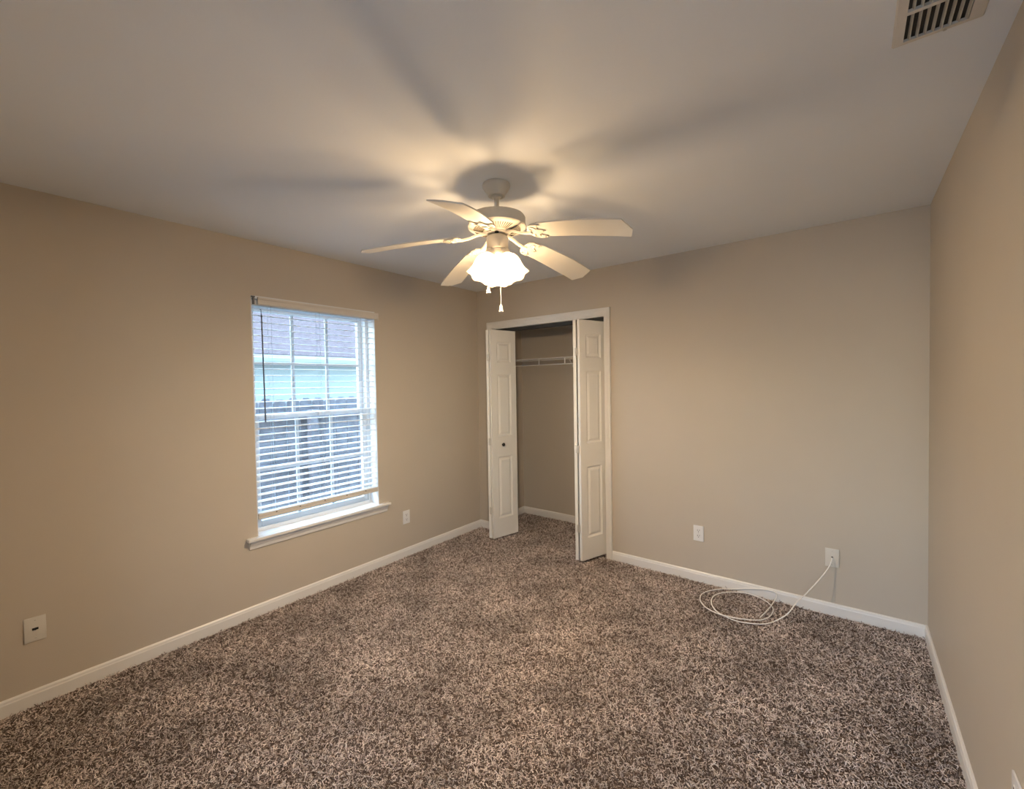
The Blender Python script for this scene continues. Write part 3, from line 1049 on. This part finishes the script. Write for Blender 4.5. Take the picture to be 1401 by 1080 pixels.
# lamps: three tulip glasses round the fitter
TILT = R(27)
for az, power in ((249.4, 1.06), (9.4, 0.74), (129.4, 1.28)):
    ax = Vector((math.cos(R(az)) * math.sin(TILT), math.sin(R(az)) * math.sin(TILT), -math.cos(TILT)))
    base = Vector((math.cos(R(az)) * 0.030, math.sin(R(az)) * 0.030, fz(2.117)))
    Tq = Matrix.Translation(base) @ ax.to_track_quat('Z', 'Y').to_matrix().to_4x4()
    bm = bmesh.new()
    def flare(r, z, a):
        k = max(0.0, (z - 0.105) / 0.045)
        return r + 0.006 * k * math.cos(6 * a), z + 0.004 * k * math.cos(6 * a)
    prof = [(0.027, 0.018), (0.028, 0.026), (0.034, 0.034), (0.044, 0.046), (0.050, 0.060), (0.053, 0.076), (0.0535, 0.092),
            (0.0535, 0.106), (0.0555, 0.120), (0.059, 0.132), (0.063, 0.142)]
    lathe(bm, prof, 60, Tq, (False, False), flare)
    sd = obj('lamp_shade', bm, M['shade'], fan, 60)
    so = sd.modifiers.new('glass_thickness', 'SOLIDIFY')
    so.thickness = 0.002
    bm = bmesh.new()
    lathe(bm, [(0.018, -0.012), (0.029, 0.000), (0.030, 0.022), (0.028, 0.026), (0.014, 0.027), (0.013, 0.045)], 28, Tq)
    obj('socket', bm, M['fan'], sd, 40)
    bm = bmesh.new()
    lathe(bm, [(0.012, 0.045), (0.014, 0.058), (0.022, 0.078), (0.028, 0.096), (0.028, 0.108), (0.022, 0.122), (0.010, 0.130), (0.002, 0.131)], 16, Tq)
    bb = obj('bulb', bm, bulb_mat('lit_bulb', power), sd, 60)

rtv = Vector((rt0.x, rt0.y, 0))
tw = Vector((3.0624 - FX, -3.3674 - FY, 0)).normalized()
for lat, dep, zp in ((-0.047, -0.026, 1.944), (0.012, 0.052, 1.838)):
    p = rtv * lat + tw * dep
    bm = bmesh.new()
    z = 2.140
    tube(bm, [(p.x, p.y, fz(2.142)), (p.x, p.y, fz(zp + 0.018))], 0.0007, 6)
    zc = zp + 0.020
    while zc < 2.14:
        bmesh.ops.create_icosphere(bm, subdivisions=1, radius=0.0014, matrix=Matrix.Translation((p.x, p.y, fz(zc))))
        zc += 0.0042
    tube(bm, [(p.x * 0.9, p.y * 0.9, fz(2.143)), (p.x * 1.02, p.y * 1.02, fz(2.141))], 0.003, 8)
    ch = obj('pull_chain', bm, M['brass'], fan, 60)
    bm = bmesh.new()
    lathe(bm, [(0.002, fz(zp + 0.019)), (0.005, fz(zp + 0.016)), (0.006, fz(zp + 0.008)), (0.0065, fz(zp - 0.002)), (0.0105, fz(zp - 0.010)),
               (0.0105, fz(zp - 0.014)), (0.007, fz(zp - 0.017)), (0.001, fz(zp - 0.0175))], 18, Matrix.Translation((p.x, p.y, 0)))
    obj('pull_knob', bm, M['fan'], ch, 40)

# ------------------------------------------------------------------ outside the window
GZ = -0.35
bm = bmesh.new()
box(bm, (-16, -14, GZ - 0.1), (-TL - 0.01, 12, GZ))
box(bm, (-TL - 0.01, -14, GZ - 0.1), (12, -6.31, GZ))
box(bm, (4.52, -6.31, GZ - 0.1), (12, 6, GZ))
tag(obj('ground_bounce', bm, M['pale_ground']), 'unseen ground outside the window, made pale to bounce daylight', 'ground', kind='structure')
# added unseen eave that cuts down the sky light reaching the window
bm = bmesh.new()
box(bm, (-0.80, -7.0, 2.50), (-TL, 2.0, 2.56))
box(bm, (-0.83, -7.0, 2.46), (-0.80, 2.0, 2.66))
tag(obj('added_eave', bm, M['gutter']), 'added unseen eave that shades the window from the sky', 'eave', kind='structure')
FXX = -2.05
fe = empty('wooden_fence', (FXX, 0, GZ), 'weathered dog ear picket fence seen through the blind', 'fence')
bm = bmesh.new()
y = -4.0
rnd = random.Random(3)
while y < 5.0:
    zt = 1.355 + rnd.uniform(-0.008, 0.008)
    w_ = 0.140
    t = bmesh.new()
    pts = [(0, GZ + 0.04), (w_, GZ + 0.04), (w_, zt - 0.045), (w_ - 0.038, zt), (0.038, zt), (0, zt - 0.045)]
    xo = rnd.uniform(-0.003, 0.003)
    A = [t.verts.new((xo, y + a, z)) for a, z in pts]
    B = [t.verts.new((xo - 0.016, y + a, z)) for a, z in pts]
    t.faces.new(A)
    t.faces.new(B[::-1])
    for k in range(6):
        t.faces.new((A[k], A[(k + 1) % 6], B[(k + 1) % 6], B[k]))
    merge(bm, t, Matrix.Translation((0, 0, -GZ)))
    y += 0.150
obj('pickets', bm, M['fence'], fe)
for z in (0.0, 0.55, 1.12):
    bm = bmesh.new()
    box(bm, (0.004, -4.0, z - GZ), (0.040, 5.0, z + 0.085 - GZ), 0.003)
    obj('rail', bm, M['fence'], fe)
for y in (-3.2, -0.75, 1.7, 4.1):
    bm = bmesh.new()
    box(bm, (0.041, y - 0.045, 0), (0.13, y + 0.045, 1.22 - GZ), 0.004)
    obj('post', bm, M['fence'], fe)

hx = -5.4
ho = empty('neighbor_house', (hx, 1.0, GZ), 'neighboring house with brown shingle roof and pale siding beyond the fence', 'house')
bm = bmesh.new()
box(bm, (-7.0, -8, 0), (0, 10, 2.17 - GZ))
obj('wall', bm, M['siding'], ho)
bm = bmesh.new()
ex, ez = 0.45, 2.055 - GZ
pr = [(ex, ez), (ex, ez + 0.03), (-3.5, ez + 1.45), (-7.4, ez + 0.03), (-7.4, ez), (-3.5, ez + 1.41)]
A = [bm.verts.new((x, -8.4, z)) for x, z in pr]
B = [bm.verts.new((x, 10.4, z)) for x, z in pr]
n = len(pr)
for k in range(n):
    bm.faces.new((A[k], A[(k + 1) % n], B[(k + 1) % n], B[k]))
bm.faces.new(A[::-1])
bm.faces.new(B)
obj('roof', bm, M['roof'], ho)
bm = bmesh.new()
box(bm, (0.0, -8.4, ez - 0.035), (ex - 0.02, 10.4, ez - 0.02))
box(bm, (ex - 0.04, -8.4, ez - 0.13), (ex - 0.015, 10.4, ez + 0.01))
obj('fascia', bm, M['gutter'], ho)
bm = bmesh.new()
extrude_profile(bm, [(0, ez - 0.11), (0.07, ez - 0.11), (0.11, ez - 0.05), (0.11, ez), (0, ez)], (ex - 0.014, -8.4, 0), (ex - 0.014, 10.4, 0), (1, 0, 0))
obj('gutter', bm, M['gutter'], ho)

tr_ = empty('leafy_tree', (-17.4, 9.0, GZ), 'green leafy tree rising behind the neighboring roof', 'tree')
bm = bmesh.new()
tube(bm, [(0, 0, 0), (0.05, 0.05, 1.6), (0.0, 0.1, 3.6), (0.1, 0.0, 5.4)], 0.16, 10)
for a in range(5):
    c, s_ = math.cos(a * 1.3), math.sin(a * 1.3)
    tube(bm, [(0, 0.05, 2.4 + 0.2 * a), (c * 0.6, s_ * 0.6, 3.9 + 0.2 * a), (c * 1.4, s_ * 1.4, 5.0 + 0.2 * a)], 0.05, 6)
obj('trunk', bm, M['bark'], tr_)
bm = bmesh.new()
rnd = random.Random(11)
for i in range(3800):
    d = Vector((rnd.gauss(0, 1), rnd.gauss(0, 1), rnd.gauss(0, 1))).normalized() * (rnd.random() ** 0.4)
    c = Vector((d.x * 2.3, d.y * 3.4, 5.3 + d.z * 1.8))
    q = Euler((rnd.uniform(0, 6.3), rnd.uniform(0, 6.3), rnd.uniform(0, 6.3))).to_matrix()
    vs = [bm.verts.new(c + q @ Vector(v)) for v in ((-0.14, 0, 0), (0, -0.07, 0.02), (0.15, 0, 0), (0, 0.07, 0.02))]
    bm.faces.new(vs)
obj('foliage', bm, M['leaf'], tr_)
